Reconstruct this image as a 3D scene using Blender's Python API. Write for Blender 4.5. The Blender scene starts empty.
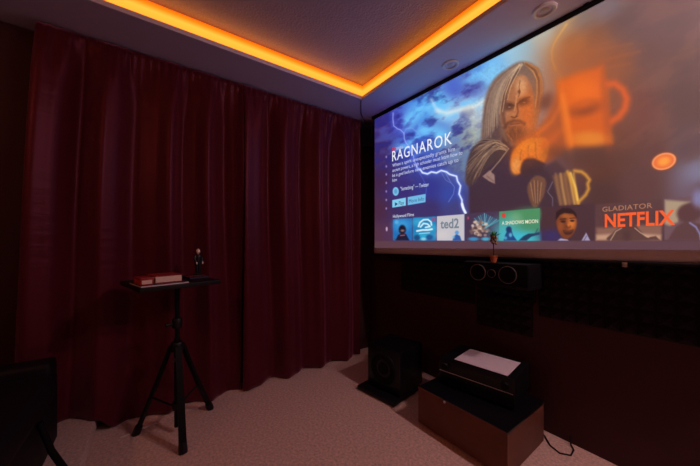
import bpy, bmesh, math, random
import numpy as np
from mathutils import Vector, Matrix

random.seed(7)
np.random.seed(7)
R = math.radians
S = bpy.context.scene
COL = S.collection

# ------------------------------------------------------------------ camera, world, exposure
CAM_Z = 1.164
F_PX = 281.0
HEAD = 55.0
HORIZON = 241.0
cam_d = bpy.data.cameras.new('camera')
cam = bpy.data.objects.new('camera', cam_d)
COL.objects.link(cam)
cam.location = (0, 0, CAM_Z)
cam.rotation_euler = (R(90), 0, R(HEAD))
cam_d.sensor_width = 36.0
cam_d.lens = F_PX / 700.0 * 36.0
cam_d.shift_y = (HORIZON - 233.0) / 700.0
cam_d.clip_start = 0.02
S.camera = cam

world = bpy.data.worlds.new('world')
S.world = world
world.use_nodes = True
world.node_tree.nodes['Background'].inputs[0].default_value = (0.02, 0.018, 0.022, 1)
world.node_tree.nodes['Background'].inputs[1].default_value = 0.1

S.view_settings.view_transform = 'Standard'
S.view_settings.look = 'None'
S.view_settings.gamma = 1.0
S.view_settings.use_curve_mapping = False
S.view_settings.exposure = 0.0
LED_STRENGTH = 2.0
FILL_STRENGTH = 820.0  # pale fill lights added out of view
FILL_COLOR = (1.0, 0.65, 0.70)
WARM_FILL_STRENGTH = 210.0  # warm fill lights added over the seats
WARM_FILL_COLOR = (1.0, 0.34, 0.18)
PICTURE_GAIN = 1.0

# room dimensions
CEIL = 2.40
WX0, WX1 = -2.42, 1.75          # curtain wall, far side wall
WY0, WY1 = -1.95, 1.97          # rear wall, screen wall
TX0, TX1 = -1.945, 1.27         # tray opening
TY0, TY1 = -1.47, 1.49
TRAY_TOP = 2.54

HV = Vector((-math.sin(R(HEAD)), math.cos(R(HEAD)), 0))
RV = Vector((math.cos(R(HEAD)), math.sin(R(HEAD)), 0))

# ------------------------------------------------------------------ helpers
def link(o, parent=None):
    COL.objects.link(o)
    if parent is not None:
        o.parent = parent
    return o

def mesh_obj(name, bm, m, parent=None, smooth=False):
    me = bpy.data.meshes.new(name)
    bmesh.ops.recalc_face_normals(bm, faces=bm.faces)
    bm.to_mesh(me)
    bm.free()
    if m is not None:
        me.materials.append(m)
    if smooth:
        for p in me.polygons:
            p.use_smooth = True
    o = bpy.data.objects.new(name, me)
    return link(o, parent)

def sharp_smooth(o, ang=40):
    me = o.data
    for p in me.polygons:
        p.use_smooth = True
    try:
        me.set_sharp_from_angle(angle=R(ang))
    except Exception:
        pass
    return o

def thing(name, label, cat, loc=(0, 0, 0), rotz=0.0, group=None):
    o = bpy.data.objects.new(name, None)
    o.empty_display_size = 0.05
    link(o)
    o.location = loc
    o.rotation_euler = (0, 0, rotz)
    return tag(o, label, cat, group)

def tag(o, label=None, cat=None, group=None, kind=None):
    if label: o['label'] = label
    if cat: o['category'] = cat
    if group: o['group'] = group
    if kind: o['kind'] = kind
    return o

def struct(o, label=None):
    o['kind'] = 'structure'
    if label: o['label'] = label
    return o

def add_box(bm, a, b, mat=None):
    x0, y0, z0 = a; x1, y1, z1 = b
    vs = [bm.verts.new(p) for p in ((x0,y0,z0),(x1,y0,z0),(x1,y1,z0),(x0,y1,z0),(x0,y0,z1),(x1,y0,z1),(x1,y1,z1),(x0,y1,z1))]
    if mat is not None:
        for v in vs: v.co = mat @ v.co
    for f in ((0,3,2,1),(4,5,6,7),(0,1,5,4),(1,2,6,5),(2,3,7,6),(3,0,4,7)):
        bm.faces.new([vs[i] for i in f])
    return vs

def box_bm(a, b, bev=0.0, seg=2):
    bm = bmesh.new()
    add_box(bm, a, b)
    if bev > 0:
        bmesh.ops.bevel(bm, geom=list(bm.edges), offset=bev, segments=seg, affect='EDGES', profile=0.6)
    return bm

def box(name, a, b, m, parent=None, bev=0.0, seg=2):
    o = mesh_obj(name, box_bm(a, b, bev, seg), m, parent)
    if bev > 0: sharp_smooth(o, 35)
    return o

def add_tube(bm, pts, rad, n=10, cap=True):
    pts = [Vector(p) for p in pts]
    rads = rad if isinstance(rad, (list, tuple)) else [rad] * len(pts)
    rings = []
    up = None
    for i, p in enumerate(pts):
        if i == 0: t = pts[1] - pts[0]
        elif i == len(pts) - 1: t = pts[-1] - pts[-2]
        else: t = (pts[i+1] - pts[i]).normalized() + (pts[i] - pts[i-1]).normalized()
        t.normalize()
        if up is None:
            a = Vector((0, 0, 1)) if abs(t.z) < 0.9 else Vector((1, 0, 0))
            u = t.cross(a).normalized()
        else:
            u = (up - t * up.dot(t)).normalized()
        up = u
        w = t.cross(u)
        rings.append([bm.verts.new(p + rads[i] * (math.cos(2*math.pi*k/n) * u + math.sin(2*math.pi*k/n) * w)) for k in range(n)])
    for i in range(len(rings) - 1):
        for k in range(n):
            bm.faces.new((rings[i][k], rings[i][(k+1) % n], rings[i+1][(k+1) % n], rings[i+1][k]))
    if cap:
        bm.faces.new(rings[0][::-1]); bm.faces.new(rings[-1])

def tube(name, pts, rad, m, parent=None, n=10):
    bm = bmesh.new(); add_tube(bm, pts, rad, n)
    return sharp_smooth(mesh_obj(name, bm, m, parent), 50)

def add_lathe(bm, prof, n=24, mat=None):
    """prof: list of (r, h) revolved about local z; mat maps it into place"""
    mat = mat or Matrix.Identity(4)
    rings = []
    for r, h in prof:
        if r < 1e-6:
            rings.append([bm.verts.new(mat @ Vector((0, 0, h)))])
        else:
            rings.append([bm.verts.new(mat @ Vector((r*math.cos(2*math.pi*k/n), r*math.sin(2*math.pi*k/n), h))) for k in range(n)])
    for a, b in zip(rings[:-1], rings[1:]):
        if len(a) == 1 and len(b) == 1: continue
        for k in range(n):
            k2 = (k+1) % n
            if len(a) == 1: bm.faces.new((a[0], b[k2], b[k]))
            elif len(b) == 1: bm.faces.new((a[k], a[k2], b[0]))
            else: bm.faces.new((a[k], a[k2], b[k2], b[k]))

def lathe(name, prof, m, parent=None, n=24, mat=None, ang=40):
    bm = bmesh.new(); add_lathe(bm, prof, n, mat)
    return sharp_smooth(mesh_obj(name, bm, m, parent), ang)

def add_ball(bm, c, r, sub=2):
    res = bmesh.ops.create_icosphere(bm, subdivisions=sub, radius=1.0)
    for v in res['verts']:
        v.co = Vector((v.co.x*r[0]+c[0], v.co.y*r[1]+c[1], v.co.z*r[2]+c[2]))

def T(x, y, z): return Matrix.Translation((x, y, z))

def hit(px, py, plane_pt, plane_n):
    """point of a plane seen at photograph pixel (used for the flat picture on the screen)"""
    d = HV + RV * ((px - 350.0) / F_PX) + Vector((0, 0, 1)) * ((HORIZON - py) / F_PX)
    o = Vector((0, 0, CAM_Z))
    t = (Vector(plane_pt) - o).dot(plane_n) / d.dot(plane_n)
    return o + d * t

# ------------------------------------------------------------------ materials
def srgb(r, g, b):
    f = lambda c: (c/255.0/12.92) if c/255.0 <= 0.04045 else ((c/255.0+0.055)/1.055)**2.4
    return (f(r), f(g), f(b))

def mat(name, col, rough=0.6, metal=0.0, spec=0.5, sheen=0.0, noise=None, bump=None, coat=0.0, emit=None, estr=0.0):
    """noise: (scale, amount, detail) colour variation; bump: list of (scale, strength, distance, stretch)"""
    m = bpy.data.materials.new(name); m.use_nodes = True
    nt = m.node_tree; N = nt.nodes; L = nt.links
    b = N['Principled BSDF']
    b.inputs['Base Color'].default_value = (*col, 1)
    b.inputs['Roughness'].default_value = rough
    b.inputs['Metallic'].default_value = metal
    b.inputs['Specular IOR Level'].default_value = spec
    if sheen:
        b.inputs['Sheen Weight'].default_value = sheen
        b.inputs['Sheen Roughness'].default_value = 0.4
    if coat: b.inputs['Coat Weight'].default_value = coat
    if emit:
        b.inputs['Emission Color'].default_value = (*emit, 1)
        b.inputs['Emission Strength'].default_value = estr
    tc = N.new('ShaderNodeTexCoord')
    if noise:
        sc, amt, det = noise[:3]
        t = N.new('ShaderNodeTexNoise'); t.inputs['Scale'].default_value = sc; t.inputs['Detail'].default_value = det
        L.new(tc.outputs['Object'], t.inputs['Vector'])
        r = N.new('ShaderNodeValToRGB')
        r.color_ramp.elements[0].position = 0.3; r.color_ramp.elements[1].position = 0.7
        r.color_ramp.elements[0].color = (*[c*(1-amt) for c in col], 1)
        r.color_ramp.elements[1].color = (*[min(1, c*(1+amt)) for c in col], 1)
        L.new(t.outputs['Fac'], r.inputs['Fac']); L.new(r.outputs['Color'], b.inputs['Base Color'])
    if bump:
        prev = None
        for sc, st, dist, stretch in bump:
            mp = N.new('ShaderNodeMapping'); mp.inputs['Scale'].default_value = stretch
            L.new(tc.outputs['Object'], mp.inputs['Vector'])
            t = N.new('ShaderNodeTexNoise'); t.inputs['Scale'].default_value = sc; t.inputs['Detail'].default_value = 4
            L.new(mp.outputs['Vector'], t.inputs['Vector'])
            bp = N.new('ShaderNodeBump'); bp.inputs['Strength'].default_value = st; bp.inputs['Distance'].default_value = dist
            L.new(t.outputs['Fac'], bp.inputs['Height'])
            if prev: L.new(prev.outputs['Normal'], bp.inputs['Normal'])
            prev = bp
        L.new(prev.outputs['Normal'], b.inputs['Normal'])
    return m

U = (1, 1, 1)
M = {}
M['wall'] = mat('burgundy_wall_paint', (0.050, 0.0095, 0.0120), 0.75, noise=(3, .12, 3), bump=[(60, .25, .002, U)])
M['ceiling'] = mat('textured_ceiling_paint', (0.50, 0.51, 0.68), 0.9, noise=(2, .05, 3), bump=[(70, .9, .006, U), (22, .5, .006, U)])
M['soffit'] = mat('smooth_soffit_paint', (0.66, 0.67, 0.88), 0.8, bump=[(40, .15, .002, U)])
M['riser'] = mat('cove_paint', (0.80, 0.76, 0.72), 0.8)
M['carpet'] = mat('beige_carpet_pile', (0.74, 0.49, 0.385), 0.95, spec=0.1, sheen=0.3, noise=(70, .24, 8), bump=[(260, .9, .006, U), (75, .3, .006, U)])
M['curtain'] = mat('wine_blackout_cloth', (0.078, 0.0066, 0.0122), 0.44, spec=0.45, sheen=0.5, noise=(2.2, .10, 4), bump=[(5, .28, .012, (1, 1, 5.0)), (420, .25, .0008, U)])
M['curtain'].node_tree.nodes['Principled BSDF'].inputs['Specular Tint'].default_value = (1, .42, .6, 1)
M['curtain'].node_tree.nodes['Principled BSDF'].inputs['Sheen Tint'].default_value = (1, .34, .50, 1)
M['black_wood'] = mat('black_ash_vinyl', (0.004, 0.0035, 0.005), 0.5, spec=.3, noise=(30, .25, 4), bump=[(40, .1, .001, (1, 1, 8))])
M['black_plastic'] = mat('black_plastic', (0.005, 0.005, 0.006), 0.5, spec=.35)
M['black_gloss'] = mat('black_lacquer', (0.004, 0.004, 0.006), 0.3, spec=.35)
M['black_cloth'] = mat('black_grille_cloth', (0.004, 0.004, 0.005), 0.9, spec=.1, bump=[(600, .4, .001, U)])
M['black_metal'] = mat('black_powdered_steel', (0.005, 0.005, 0.006), 0.5, spec=.15)
M['leather'] = mat('black_leather', (0.006, 0.004, 0.007), 0.6, spec=.25, bump=[(120, .35, .002, U), (6, .3, .01, U)])
M['foam'] = mat('charcoal_acoustic_foam', (0.024, 0.016, 0.021), 0.95, spec=0.1, bump=[(300, .5, .001, U)])
M['chrome'] = mat('brushed_silver', (0.62, 0.60, 0.58), 0.3, metal=1.0)
M['ring'] = mat('silver_woofer_trim', (0.55, 0.53, 0.52), 0.35, metal=0.9)
M['cone'] = mat('dark_woofer_cone', (0.005, 0.005, 0.006), 0.7, spec=.15)
M['cabinet'] = mat('reddish_brown_veneer', (0.15, 0.052, 0.032), 0.5, spec=.3, noise=(6, .18, 5), bump=[(30, .1, .001, (1, 1, 6))])
M['paper'] = mat('pale_paper', (0.74, 0.64, 0.66), 0.7, noise=(40, .04, 3))
M['pages'] = mat('cream_pages', (0.92, 0.72, 0.58), 0.8, bump=[(10, .6, .002, (1, 1, 90))])
M['redcover'] = mat('red_book_cover', (0.30, 0.012, 0.014), 0.5)
M['redbox'] = mat('red_card', (0.50, 0.05, 0.035), 0.5, noise=(60, .5, 3))
M['dkblue'] = mat('dark_blue_card', (0.012, 0.012, 0.035), 0.5)
M['skin'] = mat('pale_resin', (0.88, 0.76, 0.68), 0.5)
M['figblack'] = mat('black_resin', (0.006, 0.006, 0.007), 0.4)
M['terracotta'] = mat('orange_clay', (0.45, 0.11, 0.035), 0.6, noise=(50, .2, 3))
M['leaf'] = mat('green_leaf', (0.06, 0.42, 0.15), 0.5)
M['bark'] = mat('brown_husk', (0.30, 0.17, 0.06), 0.7, noise=(90, .5, 4))
M['stem'] = mat('dark_stem', (0.02, 0.015, 0.012), 0.6)
M['white'] = mat('white_plastic', (0.7, 0.68, 0.68), 0.4)
M['downwhite'] = mat('white_lamp_trim', (0.75, 0.75, 0.76), 0.35)
M['lens'] = mat('frosted_lamp_lens', (0.55, 0.56, 0.6), 0.25)
M['screen'] = mat('white_screen_vinyl', (0.62, 0.58, 0.60), 0.8)
M['baseboard'] = mat('dark_burgundy_baseboard', (0.05, 0.013, 0.014), 0.5)

def emit_mat(name, col, st):
    m = bpy.data.materials.new(name); m.use_nodes = True
    nt = m.node_tree; nt.nodes.clear()
    e = nt.nodes.new('ShaderNodeEmission'); e.inputs[0].default_value = (*col, 1); e.inputs[1].default_value = st
    o = nt.nodes.new('ShaderNodeOutputMaterial'); nt.links.new(e.outputs[0], o.inputs[0])
    return m
M['fill_lamp'] = emit_mat('fill_lamp_lens', FILL_COLOR, FILL_STRENGTH)  # emitters of the added fill lights that lift the room
M['warm_fill_lamp'] = emit_mat('warm_fill_lens', WARM_FILL_COLOR, WARM_FILL_STRENGTH)
LED_H = .108
def led_mat():
    m = bpy.data.materials.new('orange_led_glow'); m.use_nodes = True
    nt = m.node_tree; N = nt.nodes; L = nt.links; N.clear()
    tc = N.new('ShaderNodeTexCoord'); sx = N.new('ShaderNodeSeparateXYZ'); mr = N.new('ShaderNodeMapRange')
    mr.inputs['From Max'].default_value = LED_H
    cr = N.new('ShaderNodeValToRGB'); e = N.new('ShaderNodeEmission'); o = N.new('ShaderNodeOutputMaterial')
    r = cr.color_ramp  # bright core and darker edges of the lit riser put into the emission
    r.elements[0].position = 0; r.elements[0].color = (1.0, .19, .008, 1)
    r.elements[1].position = 1; r.elements[1].color = (.62, .085, .002, 1)
    for p, c in ((.22, (1, .27, .022, 1)), (.55, (1, .30, .030, 1)), (.82, (.85, .14, .004, 1))):
        k = r.elements.new(p); k.color = c
    L.new(tc.outputs['Object'], sx.inputs[0]); L.new(sx.outputs['Z'], mr.inputs['Value']); L.new(mr.outputs[0], cr.inputs[0])
    L.new(cr.outputs[0], e.inputs[0]); e.inputs[1].default_value = LED_STRENGTH; L.new(e.outputs[0], o.inputs[0])
    return m
M['led'] = led_mat()

# ------------------------------------------------------------------ room shell
struct(box('floor', (WX0-.1, WY0-.1, -.12), (WX1+.1, WY1+.1, 0), M['carpet']), 'beige carpeted floor')
struct(box('wall_left', (WX0-.1, WY0, 0), (WX0, WY1, 2.7), M['wall']), 'dark burgundy wall behind the curtains')
struct(box('wall_front', (WX0-.1, WY1, 0), (WX1+.1, WY1+.1, 2.7), M['wall']), 'dark burgundy wall behind the projection screen')
struct(box('wall_right', (WX1, WY0, 0), (WX1+.1, WY1, 2.7), M['wall']), 'dark burgundy wall at the open side')
struct(box('wall_back', (WX0-.1, WY0-.1, 0), (WX1+.1, WY0, 2.7), M['wall']), 'dark burgundy wall behind the seats')
# carpeted platform that carries the seats
struct(box('floor_platform', (WX0, WY0, 0), (WX1, -.285, .10), M['carpet'], bev=.012), 'raised carpeted platform under the seats')

# ceiling: tray panel, four soffit boards, four cove risers
ce = box('ceiling', (WX0, WY0, TRAY_TOP), (WX1, WY1, TRAY_TOP+.08), M['ceiling'])
struct(ce, 'textured tray ceiling with a lower border')
for a, b in (((WX0, WY0, CEIL), (TX0, WY1, CEIL+.025)), ((TX1, WY0, CEIL), (WX1, WY1, CEIL+.025)),
             ((TX0, TY1, CEIL), (TX1, WY1, CEIL+.025)), ((TX0, WY0, CEIL), (TX1, TY0, CEIL+.025))):
    box('soffit', a, b, M['soffit'], ce)
RS = 0.035    # the riser stands back behind the lip
for a, b in (((TX0-RS-.02, TY0-RS, CEIL+.025), (TX0-RS, TY1+RS, TRAY_TOP)), ((TX1+RS, TY0-RS, CEIL+.025), (TX1+RS+.02, TY1+RS, TRAY_TOP)),
             ((TX0-RS, TY1+RS, CEIL+.025), (TX1+RS, TY1+RS+.02, TRAY_TOP)), ((TX0-RS, TY0-RS-.02, CEIL+.025), (TX1+RS, TY0-RS, TRAY_TOP))):
    box('cove_riser', a, b, M['riser'], ce)
# thin moulding round the opening
for i, (a, b) in enumerate((((TX0-.020, TY0, CEIL-.005), (TX0+.004, TY1, CEIL+.020)), ((TX1-.004, TY0, CEIL-.005), (TX1+.020, TY1, CEIL+.020)),
             ((TX0-.020, TY1-.004, CEIL-.005), (TX1+.020, TY1+.020, CEIL+.020)), ((TX0-.020, TY0-.020, CEIL-.005), (TX1+.020, TY0+.004, CEIL+.020)))):
    struct(box('trim_%d' % (i+1), a, b, M['soffit'], bev=.002), 'thin moulding on the tray ceiling edge')

# LED cove light: tall glowing bands stand in for the lit riser
led = thing('led_strip', 'orange light strip and lit riser as one glowing band running round the ceiling tray', 'light strip', (0, 0, CEIL+.026))
zc = LED_H
for a, b in (((TX0-.034, TY0-.034, 0), (TX0-.026, TY1+.034, zc)), ((TX1+.026, TY0-.034, 0), (TX1+.034, TY1+.034, zc)),
             ((TX0-.026, TY1+.026, 0), (TX1+.026, TY1+.034, zc)), ((TX0-.026, TY0-.034, 0), (TX1+.026, TY0-.026, zc))):
    box('strip_run', a, b, M['led'], led)

# baseboards
struct(box('baseboard_left', (WX0, -.285, 0), (WX0+.012, WY1, .09), M['baseboard'], bev=.003))

# recessed downlights
for i, (x, y, lab) in enumerate(((-.635, 1.715, 'larger looking round recessed downlight nearest the camera above the screen'),
                                 (-1.21, 1.705, 'round recessed downlight farther along, nearer the curtain corner'))):
    d = thing('downlight', lab, 'downlight', (x, y, CEIL), 0, 'unlit recessed ceiling lights')
    lathe('trim_ring', [(.036, .0), (.040, -.008), (.050, -.010), (.057, -.005), (.058, 0)], M['downwhite'], d, 32)
    lathe('reflector', [(.036, -.001), (.030, .012), (.026, .018)], M['chrome'], d, 28)
    lathe('lens', [(0, -.006), (.012, -.005), (.022, .000), (.026, .012)], M['lens'], d, 28)

# added unseen fill lights: pale pair by the screen, two warm over the seats
for i, (x, y, key, lab) in enumerate(((.34, 1.715, 'fill_lamp', 'added unseen fill light above the right end of the screen'),
                                 (.92, 1.715, 'fill_lamp', 'added unseen fill light right of the screen'),
                                 (-1.10, -1.71, 'warm_fill_lamp', 'added unseen warm fill light over the seats nearest the curtain wall'),
                                 (.30, -1.71, 'warm_fill_lamp', 'added unseen warm fill light over the seats farther from the curtain wall'))):
    d = thing('downlight', lab, 'downlight', (x, y, CEIL), 0, 'added fill lights out of view')
    lathe('trim_ring', [(.038, .0), (.040, -.008), (.050, -.010), (.057, -.005), (.058, 0)], M['downwhite'], d, 32)
    lathe('lens', [(0, -.034), (.014, -.032), (.026, -.025), (.034, -.013), (.037, -.001)], M[key], d, 24)

# ------------------------------------------------------------------ curtains
def cy(px, X=-2.25):
    th = R(HEAD) - math.atan((px - 350) / F_PX)
    return -X / math.tan(th)

FOLD = [(18,.0),(28,.01),(44,.055),(62,.035),(86,-.05),(100,.0),(110,.055),(120,.035),(139,-.04),(158,-.01),(176,.045),(185,-.03),(196,-.02),
        (211,.05),(217,-.005),(228,-.05),(236,-.02),(246,.055),(258,.03),(273,-.045),(284,.05),(296,.0),(304,-.05),(311,-.01),(319,.045),(327,-.01),(333,-.035),
        (339,0),(345,.05),(352,.01),(358,-.04),(363,.0),(368,.03),(374,-.01)]
fy = np.array([cy(p) for p, _ in FOLD]); fo = np.array([o for _, o in FOLD])
def fold(y):
    return sum(w*fold_raw(y+d) for d, w in ((-.022,.1),(-.014,.2),(-.006,.2),(.0,.0),(.006,.2),(.014,.2),(.022,.1)))
def fold_raw(y):
    i = np.clip(np.searchsorted(fy, y) - 1, 0, len(fy)-2)
    t = np.clip((y - fy[i]) / (fy[i+1] - fy[i]), 0, 1)
    t = t*t*(3-2*t)
    return fo[i]*(1-t) + fo[i+1]*t

def curtain(name, y0, y1, label, slant0, slant1, seed, hem):
    rng = np.random.RandomState(seed)
    nu = int((y1 - y0) / 0.0045); nv = 110
    ys = np.linspace(y0, y1, nu); zt = 2.388
    # irregular gathers of the heading
    ph = np.cumsum(rng.uniform(.6, 1.4, nu)); ph = ph / ph[-1] * ((y1 - y0) / .042) * 2*np.pi
    ph2 = np.cumsum(rng.uniform(.4, 1.6, nu)); ph2 = ph2 / ph2[-1] * ((y1 - y0) / .11) * 2*np.pi
    g1 = np.sin(ph) * (.7 + .3*np.sin(ph2*.63)); g2 = np.sin(ph2)
    w1 = rng.uniform(0, 6.28, 6)
    verts = []
    for j in range(nv + 1):
        v = j / nv
        u = (ys - y0) / (y1 - y0)
        zb = np.array([hem(y) for y in ys])
        z = zt + (zb - zt) * v
        h = zt - z
        gather = np.exp(-h / .11)
        body = 1 - np.exp(-h / .22)
        big = fold(ys + .012*np.sin(2.2*h + w1[0]) + .012*h*np.sin(3.1*ys + w1[1])) * 1.65 * (.04 + .96*body) * (1.06 - .17*h)
        x = -2.285 + big + g1 * (.008*gather) * (1-np.exp(-(h+.006)/.012)) + g2 * (.008*np.exp(-((h-.16)/.13)**2))
        # heading sits in a narrow pocket on the rod
        x += .010 * np.exp(-((h-.035)/.02)**2)
        # light drag wrinkles low down
        x += .004 * np.sin(9*h + 5*ys + w1[2]) * v*v * np.sin(14*ys + w1[3])
        y = ys + (slant0*(1-u) + slant1*u) * v
        verts.append(np.stack([x, y, z], 1))
    V = np.concatenate(verts)
    faces = [(j*nu+i, j*nu+i+1, (j+1)*nu+i+1, (j+1)*nu+i) for j in range(nv) for i in range(nu-1)]
    me = bpy.data.meshes.new(name)
    me.from_pydata(V.tolist(), [], faces); me.materials.append(M['curtain'])
    me.polygons.foreach_set('use_smooth', [True]*len(me.polygons))
    o = bpy.data.objects.new(name, me); link(o)
    so = o.modifiers.new('thickness', 'SOLIDIFY'); so.thickness = .003; so.offset = -1
    return tag(o, label, 'curtain', 'wine red curtains along the wall')

def hem_a(y):
    t = min(1, max(0, (-.13 - y) / .09)); t = t*t*(3-2*t)
    return .006 + .100*t + .006*math.sin(9*y)
def hem_b(y): return .006 + .006*(1 + math.sin(11*y))
curtain('curtain', cy(35), cy(243.6), 'wide wine red curtain panel hanging behind the tripod table', -.085, -.01, 3, hem_a)
curtain('curtain', cy(244.2), cy(362.5), 'wine red curtain panel with tight folds next to the screen corner', -.01, 0, 5, hem_b)
rod = thing('curtain_rod', 'thin dark curtain rod threaded through the curtain tops under the ceiling', 'curtain rod', (-2.300, 0, 2.353))
tube('rod', [(0, cy(38), 0), (0, cy(364), 0)], .006, M['black_metal'], rod)
for yy in (cy(40), cy(362)):
    box('bracket', (-.119, yy-.008, -.012), (.0, yy+.008, .012), M['black_metal'], rod, .002)

# ------------------------------------------------------------------ projection screen
SX, SY = -2.142, 1.800
SA = math.atan(.034)
scr = thing('projection_screen', 'large white pull-down projection screen showing a streaming film menu', 'projection screen', (SX, SY, 0), SA)
SN = Vector((math.sin(SA), -math.cos(SA), 0)); SD = Vector((math.cos(SA), math.sin(SA), 0))
SW = 2.42
Z_TOP = 2.378
def zbot(s): return 1.036 + .015*s
def sp(px, py):
    p = hit(px, py, (SX, SY, 0), SN)
    return ((p - Vector((SX, SY, 0))).dot(SD), p.z)
# fabric with a slight roll at the lower edge
bm = bmesh.new()
nx, nz = 60, 40
rows = []
for j in range(nz + 1):
    r_ = []
    for i in range(nx + 1):
        s = -.012 + (SW+.024) * i / nx
        v = j / nz
        z = Z_TOP + (zbot(s) - Z_TOP) * v
        y = .006 - .010*math.exp(-((v-.965)/.02)**2) - .004*math.sin(3.2*s)*v*v*0
        r_.append(bm.verts.new((s, y, z)))
    rows.append(r_)
for j in range(nz):
    for i in range(nx):
        bm.faces.new((rows[j][i], rows[j+1][i], rows[j+1][i+1], rows[j][i+1]))
fab = mesh_obj('screen_fabric', bm, M['screen'], scr, True)
so = fab.modifiers.new('thickness', 'SOLIDIFY'); so.thickness = .002; so.offset = 1
box('housing', (-.03, -.010, Z_TOP), (SW+.03, .016, CEIL-.0005), M['black_metal'], scr, .003)
box('mount_bracket', (-.03, -.018, Z_TOP+.004), (sp(403, 102)[0], .046, CEIL), M['black_metal'], scr, .002)
for s in (.95, 1.65, 2.25):
    box('mount_bracket', (s-.012, -.016, Z_TOP+.012), (s+.012, .040, CEIL), M['black_metal'], scr, .002)
bm = bmesh.new()
add_tube(bm, [(-.02, .004, zbot(-.02)-.004), (SW+.02, .004, zbot(SW)-.004)], .009, 12)
sharp_smooth(mesh_obj('bottom_bar', bm, M['black_metal'], scr), 50)
s_, z_ = sp(625, 263)
box('pull_tab', (s_-.010, -.012, zbot(s_)-.024), (s_+.010, .008, zbot(s_)-.002), M['chrome'], scr, .003)

# --- the projected picture: a fine flat grid with a colour per vertex
PIC0, PIC1 = .006, SW - .01
cols_s = []
p_ = 375.6
while True:
    s = sp(p_, 200)[0]
    if s > PIC1: break
    if s >= PIC0: cols_s.append(s)
    p_ += 0.55 if p_ < 702 else 3.0
cols_s = np.array([PIC0] + cols_s + [PIC1])
NZ = 430
v_ = np.linspace(0, 1, NZ)
PT, PB = Z_TOP - .012, None
Sg, Vg = np.meshgrid(cols_s, v_)
bot = 1.036 + .015*Sg + .060
Zg = PT + (bot - PT) * Vg
# photograph coordinates of every grid point
wx = SX + SD.x*Sg; wy = SY + SD.y*Sg
dep = wx*HV.x + wy*HV.y; lat = wx*RV.x + wy*RV.y
X = (350 + F_PX*lat/dep).ravel(); Y = (HORIZON - F_PX*(Zg - CAM_Z)/dep).ravel()

def vnoise(x, y, seed):
    rs = np.random.RandomState(seed); g = rs.rand(64, 64)
    xi = np.floor(x).astype(int); yi = np.floor(y).astype(int)
    fx = x - xi; fy_ = y - yi
    fx = fx*fx*(3-2*fx); fy_ = fy_*fy_*(3-2*fy_)
    a = g[xi % 64, yi % 64]; b = g[(xi+1) % 64, yi % 64]; c = g[xi % 64, (yi+1) % 64]; d = g[(xi+1) % 64, (yi+1) % 64]
    return (a*(1-fx)+b*fx)*(1-fy_) + (c*(1-fx)+d*fx)*fy_
def fbm(x, y, seed, o=4):
    t = 0; a = .5; n = 0
    for k in range(o):
        t = t + a*vnoise(x*2**k, y*2**k, seed+k); n += a; a *= .55
    return t / n

# background colours spread from sample points
CP = [(378,125,64,40,112),(378,150,62,36,92),(378,180,62,34,70),(378,210,70,38,66),(378,236,82,48,68),(390,235,78,50,84),(400,120,62,66,178),(420,112,52,120,215),(440,103,90,190,245),(447,112,190,222,242),
      (470,107,200,215,228),(480,112,190,200,205),(470,90,76,84,165),(455,88,70,92,190),(487,72,130,205,245),(480,66,90,160,235),(440,130,90,140,205),(425,135,60,112,215),(410,150,46,60,170),
      (430,160,48,66,160),(455,150,120,135,160),(470,140,150,160,150),(468,160,105,125,150),(430,190,44,52,140),(450,195,46,70,160),(400,190,52,44,118),(430,209,54,46,100),(455,209,60,62,120),
      (480,210,72,58,96),(400,212,58,44,96),(520,50,150,200,225),(545,35,180,205,205),(560,25,160,175,178),(580,18,140,142,150),(600,8,150,142,165),(575,45,178,135,92),(600,40,150,112,98),
      (620,30,132,104,110),(650,20,138,106,112),(690,20,130,98,104),(690,60,124,92,92),(650,60,138,98,94),(620,60,150,100,80),(640,110,136,86,82),(690,100,118,88,88),(620,150,112,74,70),(600,165,98,62,56),
      (650,150,120,80,80),(690,150,116,92,104),(699,172,150,155,205),(702,190,130,110,140),(640,185,112,76,80),(600,195,92,62,66),(560,215,86,58,70),(640,235,88,60,66),(700,235,100,74,84),
      (540,205,74,52,70),(500,205,66,50,84),(720,100,118,88,88),(760,60,120,92,96),(760,200,120,110,150)]
C = np.zeros((X.size, 3)); W = np.zeros(X.size)
for (cx, cy_, r, g, b) in CP:
    w = 1.0 / ((X-cx)**2 + (Y-cy_)**2 + 40)**1.8
    C += w[:, None]*np.array([r, g, b]); W += w
C /= W[:, None]
C *= np.clip(1 - np.array([.20,.26,.32])*np.clip((X-555)/40, 0, 1)[:, None], 0, 1)

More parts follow.
